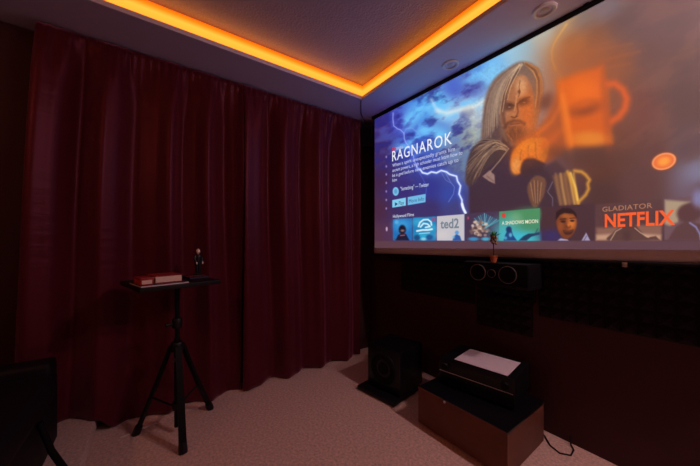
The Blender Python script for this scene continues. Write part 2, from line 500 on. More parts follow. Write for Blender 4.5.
def blend(idx, a, col):
    a = np.clip(a, 0, 1)
    if idx is None: C[:] = C*(1-a[:, None]) + np.array(col)*a[:, None]
    else: C[idx] = C[idx]*(1-a[:, None]) + np.array(col)*a[:, None]
def sub(pts, m):
    p = np.array(pts)
    return np.nonzero((X > p[:,0].min()-m) & (X < p[:,0].max()+m) & (Y > p[:,1].min()-m) & (Y < p[:,1].max()+m))[0]
def seg_d(x, y, a, b):
    dx, dy = b[0]-a[0], b[1]-a[1]; L2 = dx*dx+dy*dy + 1e-9
    t = np.clip(((x-a[0])*dx+(y-a[1])*dy)/L2, 0, 1)
    return np.hypot(x-a[0]-t*dx, y-a[1]-t*dy), t
def poly(pts, col, soft=.8, op=1.0, curve=False):
    if curve: pts = smooth(pts)
    idx = sub(pts, soft*3)
    if idx.size == 0: return
    x, y = X[idx], Y[idx]; ins = np.zeros(x.size, bool); d = np.full(x.size, 1e9)
    n = len(pts)
    for i in range(n):
        a, b = pts[i], pts[(i+1) % n]
        d = np.minimum(d, seg_d(x, y, a, b)[0])
        if a[1] != b[1]:
            c = ((a[1] > y) != (b[1] > y)) & (x < (b[0]-a[0])*(y-a[1])/(b[1]-a[1]) + a[0])
            ins ^= c
    sd = np.where(ins, d, -d)
    t = np.clip(sd/(2*soft)+.5, 0, 1)
    blend(idx, op*t*t*(3-2*t), col)
def smooth(pts, n=6):
    P = [np.array(p, float) for p in pts]; out = []
    for i in range(len(P)):
        p0, p1, p2, p3 = P[i-1], P[i], P[(i+1) % len(P)], P[(i+2) % len(P)]
        for k in range(n):
            t = k/n
            out.append(tuple(.5*((2*p1)+(p2-p0)*t+(2*p0-5*p1+4*p2-p3)*t*t+(3*p1-p0-3*p2+p3)*t**3)))
    return out
def stroke(pts, col, w=1.0, soft=.6, op=1.0, w2=None):
    idx = sub(pts, w+soft*3+2)
    if idx.size == 0: return
    x, y = X[idx], Y[idx]; best = np.full(x.size, -1e9)
    n = len(pts)-1
    for i in range(n):
        d, t = seg_d(x, y, pts[i], pts[i+1])
        ww = w if w2 is None else w + (w2-w)*((i+t)/n)
        best = np.maximum(best, ww-d)
    a = np.clip(best/(2*soft)+.5, 0, 1)
    blend(idx, op*a*a*(3-2*a), col)
def ell(cx, cy_, rx, ry, col, soft=.3, op=1.0, ang=0):
    m = max(rx, ry)*(1+soft)+2
    idx = sub([(cx-m, cy_-m), (cx+m, cy_+m)], 0)
    if idx.size == 0: return
    c, s = math.cos(R(ang)), math.sin(R(ang))
    dx, dy = X[idx]-cx, Y[idx]-cy_
    q = np.hypot((dx*c+dy*s)/rx, (-dx*s+dy*c)/ry)
    a = np.clip((1+soft-q)/(2*soft), 0, 1)
    blend(idx, op*a*a*(3-2*a), col)
def quad_tile(x0, x1, yt0, yt1, yb0, yb1, col): poly([(x0,yt0),(x1,yt1),(x1,yb1),(x0,yb0)], col, .35)

# clouds
n1 = fbm(X/12+3, (Y+.35*X)/7, 11, 5)
dcl = np.full(X.size, 1e9)
for a_, b_ in (((408,122),(424,106)),((424,106),(448,112)),((448,112),(488,100)),((424,130),(440,136)),((472,78),(492,64)),((405,150),(420,140))):
    dcl = np.minimum(dcl, seg_d(X, Y, a_, b_)[0])
reg = np.clip((494-X)/30, 0, 1)*np.clip((182-Y)/30, 0, 1)
near = np.exp(-(dcl/9.0)**2)
blend(None, reg*(1-near)*np.clip((n1-.46)*2.0, 0, .35), (74, 120, 220))
blend(None, reg*(1-.7*near)*np.clip((.52-n1)*4.0, 0, .8), (34, 40, 128))
blend(None, reg*near*np.clip((n1-.36)*3.6, 0, .95), (110, 196, 250))
stroke([(438,111),(448,113.5),(460,110),(474,107),(486,101)], (240,240,230), 1.6, 3.5, .8)
stroke([(432,100),(436,108),(440,111)], (205,230,250), 1.0, 2.5, .7)
stroke([(470,112),(476,124),(474,138)], (190,196,180), 4.0, 7, .5)
# dust over the warm half
n2 = fbm(X/30, (Y+.5*X)/12, 31, 4)
regr = np.clip((X-545)/40, 0, 1)*np.clip((170-Y)/40, 0, 1)
blend(None, regr*np.clip((n2-.5)*1.0, 0, .2), (150, 96, 74))
blend(None, regr*np.clip((.5-n2)*1.0, 0, .2), (84, 62, 66))
for (a, b, c) in (((598,62),(640,52),.35), ((590,52),(632,44),.25), ((604,69),(630,64),.35)):
    stroke([a, b], (186,104,62), .8, 2.5, c)
# lightning on the blue half
BOLT = [(393.6,113),(393.4,119),(394.2,126),(398,129),(401,130),(404.5,133.5),(404.8,139),(406.8,143.5),(410,147),(411,152),(414,156),(414.6,161),(417,165),(417.6,168),(421,170),(423,172.8),(428,174),(432,172),(437,173),(441.7,170.6),(447,172),(450,174.4),(457,176.4),(458,181),(461,186),(459.6,194),(462.4,200),(462.6,206),(465.5,212)]
stroke(BOLT, (86,104,226), 2.2, 3.5, .45)
stroke(BOLT[:14], (170,188,255), .35, .6, .9)
stroke(BOLT[13:], (150,178,255), 1.0, 1.2, .85)
stroke(BOLT[14:], (232,242,255), .55, .6, 1)
stroke([(462.6,204),(464,209),(466,213)], (240,246,255), 1.2, .8, 1)
stroke([(417,168),(424,180),(427,187),(426,197)], (110,130,225), .2, .5, .7)
stroke([(446,173),(451,182),(455,187),(454,194),(449,202)], (150,165,250), .25, .5, .7)
stroke([(441,171),(446,180),(451,183)], (150,165,250), .2, .5, .6)
stroke([(404,134),(407,129),(412,128),(416,131),(421,136)], (150,176,250), .25, .5, .7)

# golden light behind and above
stroke([(572,16),(566,26),(558,38),(553,52),(555,66),(562,80)], (226,170,84), 3.0, 8, .5)
stroke([(567,25),(562,32),(558,38),(554,45),(552,52),(552.5,60),(556,70)], (255,214,118), .6, 1.6, .8)
ell(575, 64, 40, 36, (178,92,42), .9, .7)

# --- figure in the poster (a generic long haired man reaching forward)
poly([(470,214),(469,176),(474,152),(484,140),(498,132),(520,150),(548,172),(560,200),(566,241),(470,241)], (58,40,54), 2.2, .95)
poly([(536,170),(556,160),(572,176),(566,205),(540,208)], (62,42,52), 3, .8)
rs = np.random.RandomState(4)
HAIR = [(483,142),(483,122),(485.5,99),(494,80),(508,68.5),(521,62),(534,65),(542,75),(544,91),(541,108),(538,122),(530,140),(518,148),(500,146)]
poly(HAIR, (126,98,84), 2.4, 1, True)
poly([(484,142),(484,120),(489,100),(497,90),(499,110),(503,140)], (72,54,60), 3.5, .75)
# strands flowing from the parting down the left side
for k in range(150):
    q = rs.rand()**.8
    a0 = (524-5*q+rs.uniform(-2,1), 63.5+3*q+rs.uniform(-.5,1.5))
    m1 = (509-15*q+rs.uniform(-2,2), 72+8*q+rs.uniform(-2,2))
    m2 = (503-17*q+rs.uniform(-1.5,1.5), 92+10*q+rs.uniform(-3,3))
    e = (501-16*q+rs.uniform(-2,3), 116+26*q+rs.uniform(-10,6))
    lit = .2+.8*rs.rand()**.8*(1-.45*q)
    base = np.array([70,52,54])*(1-lit)+np.array([226,190,152])*lit
    pts = [a0]
    for t in np.linspace(.2, 1, 6):
        p = [(1-t)**3*a0[c]+3*t*(1-t)**2*m1[c]+3*t*t*(1-t)*m2[c]+t**3*e[c] for c in (0,1)]
        pts.append((p[0]-1.2*math.sin(t*3), p[1]))
    stroke(pts, tuple(base), .4, .6, .55, .1)
# face
FACE = [(516,78),(525,76),(531,84),(534,96),(534,110),(531,123),(526,137),(517,145),(509,138),(503,124),(501.5,110),(505,94)]
poly(FACE, (164,104,70), 1.2, 1, True)
ell(528, 113, 7.5, 21, (206,104,46), .7, .85, -8)
ell(522, 87, 5.5, 9, (220,164,116), .8, .8)
ell(507, 114, 3.2, 4.5, (172,118,88), .8, .7)
poly([(501,104),(505,92),(508,98),(505,112),(507,128),(503,124)], (78,50,46), 1.6, .7)
ell(509.5, 106.8, 5.5, 3.6, (66,40,36), .9, .9, -14); ell(524.5, 102.0, 5.5, 3.6, (76,42,32), .9, .9, -20)
stroke([(504.5,104.5),(509,104),(514.5,106)], (60,38,34), .6, 1.1, .7); stroke([(519,103.5),(524,99.5),(530,97.5)], (66,38,30), .6, 1.1, .7)
ell(509.8, 107.4, 1.4, .7, (176,140,120), .4, .6); ell(524.6, 102.8, 1.4, .7, (190,140,108), .4, .6)
stroke([(517,96),(516.5,103),(515,111)], (206,144,100), .7, .8, .8); ell(514.6, 114.4, 2.4, 1.6, (190,124,84), .6, .8)
stroke([(517.5,104),(518.6,112),(516.5,116.6)], (84,48,38), .6, .8, .8); stroke([(512,117),(515,118),(518,116.4)], (60,34,32), .5, .6, .85)
ell(516, 134, 10.5, 10, (84,48,38), .6, .75)
stroke([(505,128),(508,123.5),(514,121),(520,121.4),(525,124)], (74,44,38), 1.4, 1.8, .75)
stroke([(510.5,126.2),(515,125.4),(520.5,125)], (168,94,70), .7, .6, .8); stroke([(511,124.6),(515,124.2),(520,123.8)], (60,36,34), .4, .8, .7)
for k in range(46):
    x0 = rs.uniform(507,527); y0 = rs.uniform(126,140); stroke([(x0,y0),(x0+(517-x0)*.25,y0+rs.uniform(2,5))], [(54,32,32),(150,92,60),(104,62,46),(196,120,66)][rs.randint(4)], .25, .4, .6)
stroke([(520.5,81),(519.5,88),(520.5,92),(519,97)], (70,40,36), .35, .5, .7); ell(519.5,92,1.4,1.8,(90,46,40),.6,.7)
ell(504.5, 104, 3, 22, (120,80,64), .9, .5, 8)
# loose bright locks across the brow and the right side
for (pts, cc) in (([(520,65),(512,78),(506,94),(503,112)],(226,190,148)), ([(518,67),(509,80),(503,96),(500,114)],(204,166,130)), ([(522,66),(516,77),(511,88),(508,100)],(214,172,128)), ([(519,70),(510,86),(505,100)],(90,62,56))):
    stroke(pts, cc, .55, .6, .8, .2)
for k in range(40):
    q = rs.rand()
    lit = rs.rand(); cc = np.array([92,52,38])*(1-lit)+np.array([240,168,96])*lit
    stroke([(525+3*q,63.5+rs.uniform(-.5,1)),(533+6*q,68+4*(1-q)),(537+6*q,80+rs.uniform(-2,2)),(537+6.5*q,94),(535+6*q,106+10*rs.rand())], tuple(cc), .35, .5, .65, .1)
# neck shadow and fur collar
poly([(503,138),(512,146),(524,146),(534,136),(538,150),(516,160),(500,150)], (62,38,44), 2.0, .8)
poly([(466,180),(468,160),(474,147),(486,139),(500,141),(510,150),(502,160),(490,166),(480,177),(470,186)], (70,52,54), 1.8, .95, True)
for k in range(130):
    a = rs.uniform(0, 1); b = rs.uniform(-1, 1)
    x0 = 507 - 12*a + 3*b; y0 = 146 - 4*a + 5*rs.rand()
    x1 = 482 - 13*a + 7*b; y1 = 144 + 38*a + 5*rs.uniform(-1,1)
    lit = rs.rand()**1.3; cc = np.array([50,36,44])*(1-lit)+np.array([206,164,124])*lit
    stroke([(x0,y0), (x0*.65+x1*.35-2, y0*.65+y1*.35-5*(1-a)-1), (x0*.3+x1*.7-2, y0*.3+y1*.7-4*(1-a)), (x1,y1)], tuple(cc), .4, .45, .7, .12)
poly([(483,176.5),(490,170.5),(495,175),(495.5,184),(489,181)], (158,124,114), .8, .9); stroke([(487,176),(494,181)], (104,80,78), .5, .6, .7)
stroke([(509,149),(500,161),(491,171.5)], (168,132,112), .55, .6, .8); stroke([(510,151),(502,162),(493,173)], (60,42,48), .5, .6, .7)
poly([(528,186),(536,176),(546,180),(544,196),(536,208),(530,200)], (122,80,58), 1.6, .8, True)
for k in range(7): stroke([(531+1.8*k,180+abs(k-3)),(534+1.0*k,204-abs(k-3))], [(186,134,92),(84,54,48)][k % 2], .4, .6, .7)
# outstretched arm and fist, out of focus towards the mug
poly([(518,142),(534,131),(546,118),(558,92),(572,80),(582,110),(574,140),(556,158),(540,165),(526,168),(515,172),(512,160)], (176,78,32), 5.0, .95, True)
poly([(511,162),(514,151),(525,141),(538,137),(548,140),(549,152),(544,163),(538,160),(530,156),(523,162),(521,173),(514,173)], (216,112,34), 1.8, .95, True)
ell(529, 147, 11, 6, (242,142,42), .9, .8, -25); ell(516.5, 165, 4.5, 8, (232,152,80), .8, .9, 10)
for (xa, ya, xb, yb) in ((522,150,521,160),(529,146,529,157),(536,143,537,158)):
    stroke([(xa,ya),((xa+xb)/2-.6,(ya+yb)/2),(xb,yb)], (150,70,30), .5, 1.2, .7)
for (xa, ya) in ((525,154),(532.5,153.5),(540,153)):
    ell(xa, ya, 3.2, 5.5, (228,120,40), .8, .7, 10)
poly([(521,172),(524,161),(532,158.5),(540,161),(546,165),(540,171),(530,176)], (56,38,46), 1.8, .9, True)
ell(533, 122, 20, 34, (224,104,34), .95, .38, 20)
ell(546.5, 102, 5.5, 9, (96,52,40), .8, .8, 25)
stroke([(538,134),(552,122),(562,104),(566,90)], (232,112,36), 1.6, 3, .8)
stroke([(545,146),(560,132),(572,126)], (224,98,32), 3, 5, .7)
ell(558, 152, 10, 6, (104,58,40), .9, .6)
# orange mug, well out of focus
MUG = [(557,82),(580,73),(603,66),(606,86),(609,112),(612,143),(590,146),(569,148),(563,120)]
ell(588, 108, 44, 54, (158,80,46), .7, .5)
poly(MUG, (214,92,24), 5.5, .97)
HANDLE = [(606,85),(615,84),(623,90),(627,99),(625,109),(619,117),(611,122)]
stroke(HANDLE, (196,84,36), 4.2, 4.0, .9)
stroke(HANDLE, (222,94,34), 1.8, 2.6, .6)
ell(584, 92, 18, 14, (240,108,24), .8, .75); ell(590, 139, 18, 7, (226,134,44), .7, .75)
ell(586, 109, 14, 6, (120,54,34), .95, .75, -14); ell(584, 104, 10, 5, (214,92,26), .9, .75, -14); ell(606, 110, 4, 34, (176,76,32), .9, .6, -4); ell(566, 118, 4, 28, (244,126,38), .9, .5, -8)
stroke([(563,96),(569,126),(572,146)], (238,122,40), 1.5, 3.0, .5)
ell(592, 158, 34, 9, (78,50,46), .8, .6)
# gold edged cloth below the mug
poly([(553,176),(572,171),(579,203),(560,206)], (120,80,56), 2.0, .85)
for xx, cc in ((556,(150,106,76)),(561,(206,150,88)),(565,(150,100,62)),(570,(234,176,92)),(574,(236,170,70))):
    stroke([(xx,174),(xx+2,188),(xx+5,204)], cc, .9, 1.8, .75)
stroke([(568,172),(574,186),(578,203),(582,199),(586,195),(589,189),(588,184),(590,180),(586,175),(582,172),(575,171)], (226,156,56), 1.3, 2.4, .95)
stroke([(571,173),(576,188),(578,200)], (250,206,96), .8, 1.2, .8)
stroke([(553,182),(548,192),(553,198),(553,206)], (150,140,160), .3, .6, .7)
# grain of the printed artwork
gr = fbm(X/1.7, Y/1.7, 77, 2)
zone = np.clip((X-466)/6, 0, 1)*np.clip((552-X)/14, 0, 1)*np.clip((Y-60)/6, 0, 1)
C *= (1 + .14*(gr-.5)*zone)[:, None]

# dim band behind the row of film tiles
dk = np.clip((Y-206)/10, 0, 1)*np.clip((X-470)/20, 0, 1)
blend(None, dk*.55, (74, 52, 64))
# film tiles
quad_tile(393.4,412.6,219.5,218.2,240.4,240.5,(24,108,180))
ell(402.5,225,8,6,(60,160,220),.8,.8); ell(402.8,229.6,3.6,4.6,(16,20,42),.3,1); poly([(396,240.4),(398.5,235),(402,233.4),(406.5,234),(410,240.4)],(18,26,54),.6); ell(403,230.6,2.0,1.2,(150,112,110),.4,.8); stroke([(401,235.6),(405,235.2)],(196,84,80),.5,.4,.9); ell(397,222,2,2,(120,200,240),.8,.6)
quad_tile(413.4,436.6,217.8,216.4,240.4,240.5,(24,128,184))
for (a,b,c) in ((418,222,70),(428,236,60),(421,236,40),(433,228,50)): ell(a,b,5,3.5,(c,180,216),.9,.6)
stroke([(419,226.5),(420.5,222.5),(424,219.8),(428.5,219.6),(431.5,222),(432,225)],(220,242,250),.8,.6,.95); stroke([(421,227),(424,223.5),(428,224),(430.5,226.5),(426,227.5)],(220,242,250),.8,.6,.95); stroke([(417.5,231),(423,230),(428,230),(432.5,229.2)],(235,246,250),.9,.5,.9); stroke([(420,233.6),(430,232.8)],(190,225,240),.5,.5,.8)
ell(417.5,237.6,3,2.8,(16,60,110),.5,.85); ell(430,237.4,3.4,2.8,(20,70,130),.5,.85); ell(424,239,2.5,1.5,(200,235,245),.6,.6); ell(434,219.5,1.4,1.8,(190,60,110),.4,.9)
quad_tile(437.4,464.8,216.4,214.2,240.5,240.6,(196,192,198))
ell(443,235,6,4,(210,204,204),.8,.6); poly([(453,240.6),(454,236.6),(457,234),(460.5,236),(462,240.6)],(40,84,156),.7); ell(457.4,232.6,2.0,2.0,(80,150,214),.4,.9); ell(454,237,1.5,1.5,(120,190,230),.6,.7)
quad_tile(465.4,498.4,213.8,211,240.6,240.6,(66,52,78))
for k in range(13): stroke([(484+.2*k,228),(475+2.0*k,213.5+abs(k-5)*1.0)],[(60,190,214),(40,120,160),(110,210,225)][k % 3],.35,.6,.85)
for k in range(60):
    a = rs.uniform(0,6.28); r_ = rs.rand()**.6; x0 = 480+9.5*r_*math.cos(a); y0 = 229+8*r_*math.sin(a)
    ell(x0,y0,1.5,1.3,[(214,190,170),(176,142,126),(120,92,86),(232,212,194)][rs.randint(4)],.6,.8)
ell(476,228,1.8,1.3,(70,50,54),.5,.85); ell(484,226.6,1.8,1.3,(70,50,54),.5,.85); ell(480,231,2,1.6,(90,64,62),.5,.8); ell(474,239,5,1.8,(50,160,215),.6,.8); ell(486,239,4,1.8,(70,190,225),.6,.8); ell(468.5,218,1.0,1.5,(180,60,110),.4,.9)
quad_tile(499.6,540.4,211.6,208.2,240.6,240.6,(66,140,104))
ell(506,232,12,12,(70,180,196),.9,.8); ell(522,238,19,6.5,(56,186,214),.8,.9); ell(530,214,14,6,(72,140,88),.8,.7); ell(516,218,6,5,(150,190,150),.9,.4)
poly([(504,240.6),(505.5,235),(508,230),(512,230),(513.5,235),(517.5,240.6)],(20,70,128),.6); ell(509.3,229.4,2.8,3.0,(16,52,100),.4,1); ell(511,235,1.6,2,(110,210,235),.6,.7); ell(506,238,1.6,1.6,(110,205,235),.6,.6); poly([(519,240.6),(524,236),(529,233.6),(535,233.4),(540,232),(540,234.4),(532,236.6),(527,240.6)],(16,58,92),.8); stroke([(536,233),(538,229)],(16,60,90),.4,.5,.8)
ell(504.2,215.4,2.1,2.6,(214,64,56),.3,1)
quad_tile(542.2,595,207.4,203.6,240.6,240.4,(66,42,50))
ell(552,236,12,6,(46,42,104),.9,.8)
FT = [(556.5,222),(558,214),(566,210.5),(574,212),(577,220),(575.5,230),(571,237),(565,239),(559.5,233)]
poly(FT,(118,58,32),1.2,1,True)
poly([(556,221),(556.6,212),(563,208),(571,208.2),(576.4,213),(577.5,219),(573.4,214),(565,213),(560,215.4)],(38,20,24),.7,1)
ell(572,223,4,6,(224,122,48),.8,.8); ell(566,216,4,2,(196,108,48),.8,.6); ell(561,226,2.5,5,(160,82,40),.8,.6)
ell(563.4,221.6,2.4,1.1,(40,20,20),.5,.95); ell(572.6,220.8,2.2,1.1,(44,22,20),.5,.95); stroke([(560.5,219.4),(566,218.8)],(40,20,20),.5,.5,.9); stroke([(570.4,218.4),(575.4,218)],(44,22,20),.5,.5,.9)
ell(568.6,226.6,2.6,1.6,(96,44,26),.5,.8); ell(569,225.4,1.2,1.6,(214,120,60),.6,.7); poly([(563.4,230.4),(568.5,231),(574,229.4),(571.6,234),(566,234.6)],(60,26,24),.5,.9,True); stroke([(564.6,231.5),(569,232),(573,230.6)],(140,96,78),.4,.7,.5)
poly([(558,240.6),(561,238.4),(568,239.6),(569,240.6)],(170,160,190),.7); poly([(582,240.6),(586.5,232.6),(590.5,240.6)],(160,150,184),.8); stroke([(584.5,240),(587,236)],(80,60,80),.4,.5,.8)
quad_tile(596,662,204.4,199.2,240.4,240.0,(84,54,56))
poly([(596.6,228),(662,224),(661.5,239.8),(596.6,240.2)],(140,98,82),2.5,.9); poly([(596.6,235),(630,233),(661,235),(661,239.8),(596.6,240.2)],(206,160,130),2.2,.8)
poly([(609,240.4),(613,233),(619,228),(625,225),(633,224),(639,229),(645,236),(650,240)],(82,54,52),1.2,.95,True); stroke([(611,240),(616,231.5),(622,228)],(206,164,136),.5,.5,.75); stroke([(635,228),(641,233),(650,238)],(206,164,136),.5,.5,.75); poly([(646,240),(650,237),(656,236),(660,240)],(90,58,56),.8); ell(627,236,4,5,(70,46,46),.7,.8)
quad_tile(664.6,740,199.5,190,240,240,(104,76,84))
poly([(665,200),(690,202),(682,210),(678,222),(670,226),(665,224)],(180,158,126),2.0,.85); ell(689,213,12,9.5,(84,52,54),.25,1,-10); poly([(668,240),(676,227),(686,221),(700,224),(712,240)],(86,56,58),1.4,1); stroke([(690,223),(696,227),(700,234),(701,240)],(150,150,215),.8,1.2,.8); ell(699,199,6,8,(140,150,215),.8,.6)
under = np.clip((Y-240.6)/.8, 0, 1)
blend(None, under*.92, (92, 62, 72))
# round orange badge
ell(664.2,161.6,13.6,9.3,(140,66,40),.15,.8,-17); ell(664.2,161.6,12.4,8.2,(246,152,98),.08,1,-17); ell(664,161.7,10.4,6.6,(236,110,50),.12,1,-17); ell(664.2,161.6,6,4,(252,160,62),.6,.9,-17)
# side menu icons
for yy in (157,166.5,174.5,183,191.5,200,208.5):
    ell(386.8, yy, .75, 1.2, (150,130,190), .5, .9)
ell(387.2, 229, .9, 2.2, (200,170,200), .4, .95)
# round comment badge and the two buttons
ell(396.2,191.5,3.0,4.3,(120,196,232),.12,1); ell(396.2,191.5,1.6,2.4,(70,130,190),.4,.6)
poly([(392.8,200.2),(406.4,197.6),(406.4,205.6),(392.8,207.7)],(128,206,238),.4)
poly([(408.2,197.2),(426,194.0),(426,202.2),(408.2,205.3)],(110,184,228),.4)
poly([(395.5,202.3),(395.5,206.3),(398.2,204)],(22,40,80),.3)
# little red mark above the title
poly([(393,147.4),(395,147),(395,150.6),(393,151)],(226,40,60),.3)

def lin(c):
    c = np.clip(c/255.0, 0, 1)
    return np.where(c <= .04045, c/12.92, ((c+.055)/1.055)**2.4)
nC, nR = len(cols_s), NZ
V = np.stack([Sg.ravel(), np.full(Sg.size, -.0065), Zg.ravel()], 1)
# the grid follows the gentle roll of the cloth only above its lower border, so it is flat
i = np.arange(nC-1)[None, :] + nC*np.arange(nR-1)[:, None]
Fq = np.stack([i, i+nC, i+nC+1, i+1], -1).reshape(-1, 4)
me = bpy.data.meshes.new('picture')
me.vertices.add(len(V)); me.vertices.foreach_set('co', V.ravel())
me.loops.add(Fq.size); me.loops.foreach_set('vertex_index', Fq.ravel())
me.polygons.add(len(Fq)); me.polygons.foreach_set('loop_start', np.arange(0, Fq.size, 4)); me.polygons.foreach_set('loop_total', np.full(len(Fq), 4))
me.update()
ca = me.color_attributes.new('picture_colour', 'FLOAT_COLOR', 'POINT')
ca.data.foreach_set('color', np.concatenate([lin(C), np.ones((len(C), 1))], 1).ravel())

def light_pic(name, colour=None, gain=1.0):
    m = bpy.data.materials.new(name); m.use_nodes = True
    b = m.node_tree.nodes['Principled BSDF']
    b.inputs['Base Color'].default_value = (.10, .10, .10, 1); b.inputs['Roughness'].default_value = .8; b.inputs['Specular IOR Level'].default_value = .1
    b.inputs['Emission Strength'].default_value = PICTURE_GAIN*gain
    if colour is None:
        a = m.node_tree.nodes.new('ShaderNodeAttribute'); a.attribute_name = 'picture_colour'
        m.node_tree.links.new(a.outputs['Color'], b.inputs['Emission Color'])
    else:
        b.inputs['Emission Color'].default_value = (*srgb(*colour), 1)
    return m
me.materials.append(light_pic('projected_picture'))
link(bpy.data.objects.new('picture', me), scr)

# --- lettering on the picture
def text(body, p_bl, p_br, p_tl, colour, bold=0.0, space=1.0, name='lettering'):
    """flat letters on the screen: bottom-left, bottom-right and top-left corners given in the photograph"""
    cu = bpy.data.curves.new('letters', 'FONT'); cu.body = body; cu.size = 1.0; cu.offset = bold; cu.space_character = space
    cu.resolution_u = 3
    tmp = bpy.data.objects.new('letters', cu); COL.objects.link(tmp)
    dg = bpy.context.evaluated_depsgraph_get()
    m_ = bpy.data.meshes.new_from_object(tmp.evaluated_get(dg))
    bpy.data.objects.remove(tmp); bpy.data.curves.remove(cu)
    co = np.zeros(len(m_.vertices)*3); m_.vertices.foreach_get('co', co); co = co.reshape(-1, 3)
    x0, x1 = co[:,0].min(), co[:,0].max(); y1 = .69 if any(ch.isupper() or ch in 'tdlbhk' for ch in body) else .5
    s0, z0 = sp(*p_bl); s1, z1 = sp(*p_br); s2, z2 = sp(*p_tl)
    u = (co[:,0]-x0)/(x1-x0); v = co[:,1]/y1
    out = np.stack([s0+(s1-s0)*u, np.full(len(co), -.0080), z0+(z1-z0)*u+(z2-z0)*v], 1)
    m_.vertices.foreach_set('co', out.ravel()); m_.update()
    m_.materials.clear(); m_.materials.append(light_pic('letters_light', colour))
    m_.name = name
    return link(bpy.data.objects.new(name, m_), scr)
text('RAGNAROK', (392.8,161.6), (452.5,143.8), (392.8,151.6), (236,240,248), .004, 1.16)
text('SERIES', (396.4,150.2), (403.4,148.6), (396.4,147.6), (200,190,230))
text('When a spirit unexpectedly grants him', (393,167.2), (455.5,150.8), (393,164.0), (200,208,240))
text('ancient powers, a high schooler must learn how to', (393,172.2), (463,154.6), (393,169.0), (200,208,240))
text('be a god before new enemies catch up to', (393,177.2), (459,161.8), (393,174.0), (200,208,240))
text('him', (393,182.0), (397.5,181.2), (393,178.9), (200,208,240))
text('"Something" — Twitter', (401,190.8), (429.5,186.2), (401,187.2), (200,214,240))
text('Play', (399.4,205.4), (404.6,204.6), (399.4,201.4), (22,40,80))
text('More Info', (409.6,203.0), (424.6,200.4), (409.6,199.6), (30,60,110))
text('Hollywood Films', (393.6,217.9), (414.6,216.0), (393.6,214.9), (214,220,240))
text('ted2', (441,228.4), (459.6,227.8), (441,219.6), (116,130,144), .025)
text('A SHADOWS MOON', (502.5,224.8), (538.6,223.0), (502.5,221.4), (236,226,200), .01)
text('GLADIATOR', (602.8,211.8), (652.6,208.0), (602.8,207.2), (172,116,86), .006, 1.05)
text('NETFLIX', (605.2,227.0), (675.2,224.4), (605.2,214.6), (246,92,40), .028, 1.02)

# ------------------------------------------------------------------ acoustic foam tiles
def foam_mesh(nx, nz, p, h=.042, back=.012):
    bm = bmesh.new()
    w, hh = nx*p, nz*p
    add_box(bm, (0, -back, 0), (w, 0, hh))
    for i in range(nx):
        for j in range(nz):
            x0, z0 = i*p, j*p
            q = [bm.verts.new(c) for c in ((x0,-back,z0),(x0+p,-back,z0),(x0+p,-back,z0+p),(x0,-back,z0+p))]
            k = .12*p
            a = [bm.verts.new(c) for c in ((x0+p/2-k/2,-back-h,z0+p/2-k/2),(x0+p/2+k/2,-back-h,z0+p/2-k/2),(x0+p/2+k/2,-back-h,z0+p/2+k/2),(x0+p/2-k/2,-back-h,z0+p/2+k/2))]
            for e in range(4): bm.faces.new((q[e], q[(e+1)%4], a[(e+1)%4], a[e]))
            bm.faces.new(a)
    return bm
foam_spots = [(-1.93, .695, 6, 'charcoal pyramid foam tile on the wall, leftmost below the screen corner'),
              (-1.555, .695, 6, 'charcoal pyramid foam tile between the leftmost tile and the centre speaker'),
              (-1.165, .555, 6, 'lower hanging charcoal foam tile directly under the centre speaker'),
              (-.755, .700, 6, 'charcoal pyramid foam tile just right of the centre speaker'),
              (-.383, .700, 6, 'charcoal pyramid foam tile below the large red letters at the right edge'),
              (-.011, .700, 6, 'charcoal pyramid foam tile farthest right on the screen wall')]
PITCH = .062
o0 = None
for (x, z, n, lab) in foam_spots:
    if o0 is None:
        o = mesh_obj('acoustic_foam_tile', foam_mesh(6, 6, PITCH), M['foam']); o0 = o
    else:
        o = o0.copy(); COL.objects.link(o)
    o.location = (x, WY1, z)
    tag(o, lab, 'foam tile', 'pyramid acoustic foam tiles under the screen')

# ------------------------------------------------------------------ centre speaker on its shelf
sh = thing('wall_shelf', 'narrow black wall shelf carrying the centre speaker under the screen', 'shelf', (-.905, WY1, .886))
box('board', (-.20, -.27, 0), (.20, -.052, .014), M['black_wood'], sh, .002)
for x in (-.14, .14):
    bm = bmesh.new()
    add_box(bm, (x-.01, -.20, -.012), (x+.01, -.052, 0)); add_box(bm, (x-.01, -.064, -.10), (x+.01, -.052, 0))
    mesh_obj('bracket', bm, M['black_metal'], sh)
cs = thing('center_speaker', 'black centre speaker with silver ringed drivers under the screen', 'speaker', (-.905, 1.70, .900), 0)
box('speaker_body', (-.20, 0, 0), (.20, .20, .131), M['black_wood'], cs, .004)
box('front_baffle', (-.196, -.006, .004), (.196, .001, .127), M['black_cloth'], cs, .002)
FY = Matrix.Rotation(R(90), 4, 'X')
for (x, r, nm) in ((-.092, .052, 'woofer'), (.090, .052, 'woofer'), (-.004, .025, 'tweeter')):
    mm = T(x, -.007, .066) @ FY
    w = lathe(nm, [(0, -.004 if r > .03 else .004), (r*.3, -.002), (r*.34, -.012), (r*.82, .001), (r*.90, .005), (r*.93, .002)], M['cone'], cs, 28, mm)
    lathe('trim_ring', [(r*.90, .001), (r*.92, .007), (r*.99, .007), (r*1.0, .001)], M['ring'], w, 32, mm)

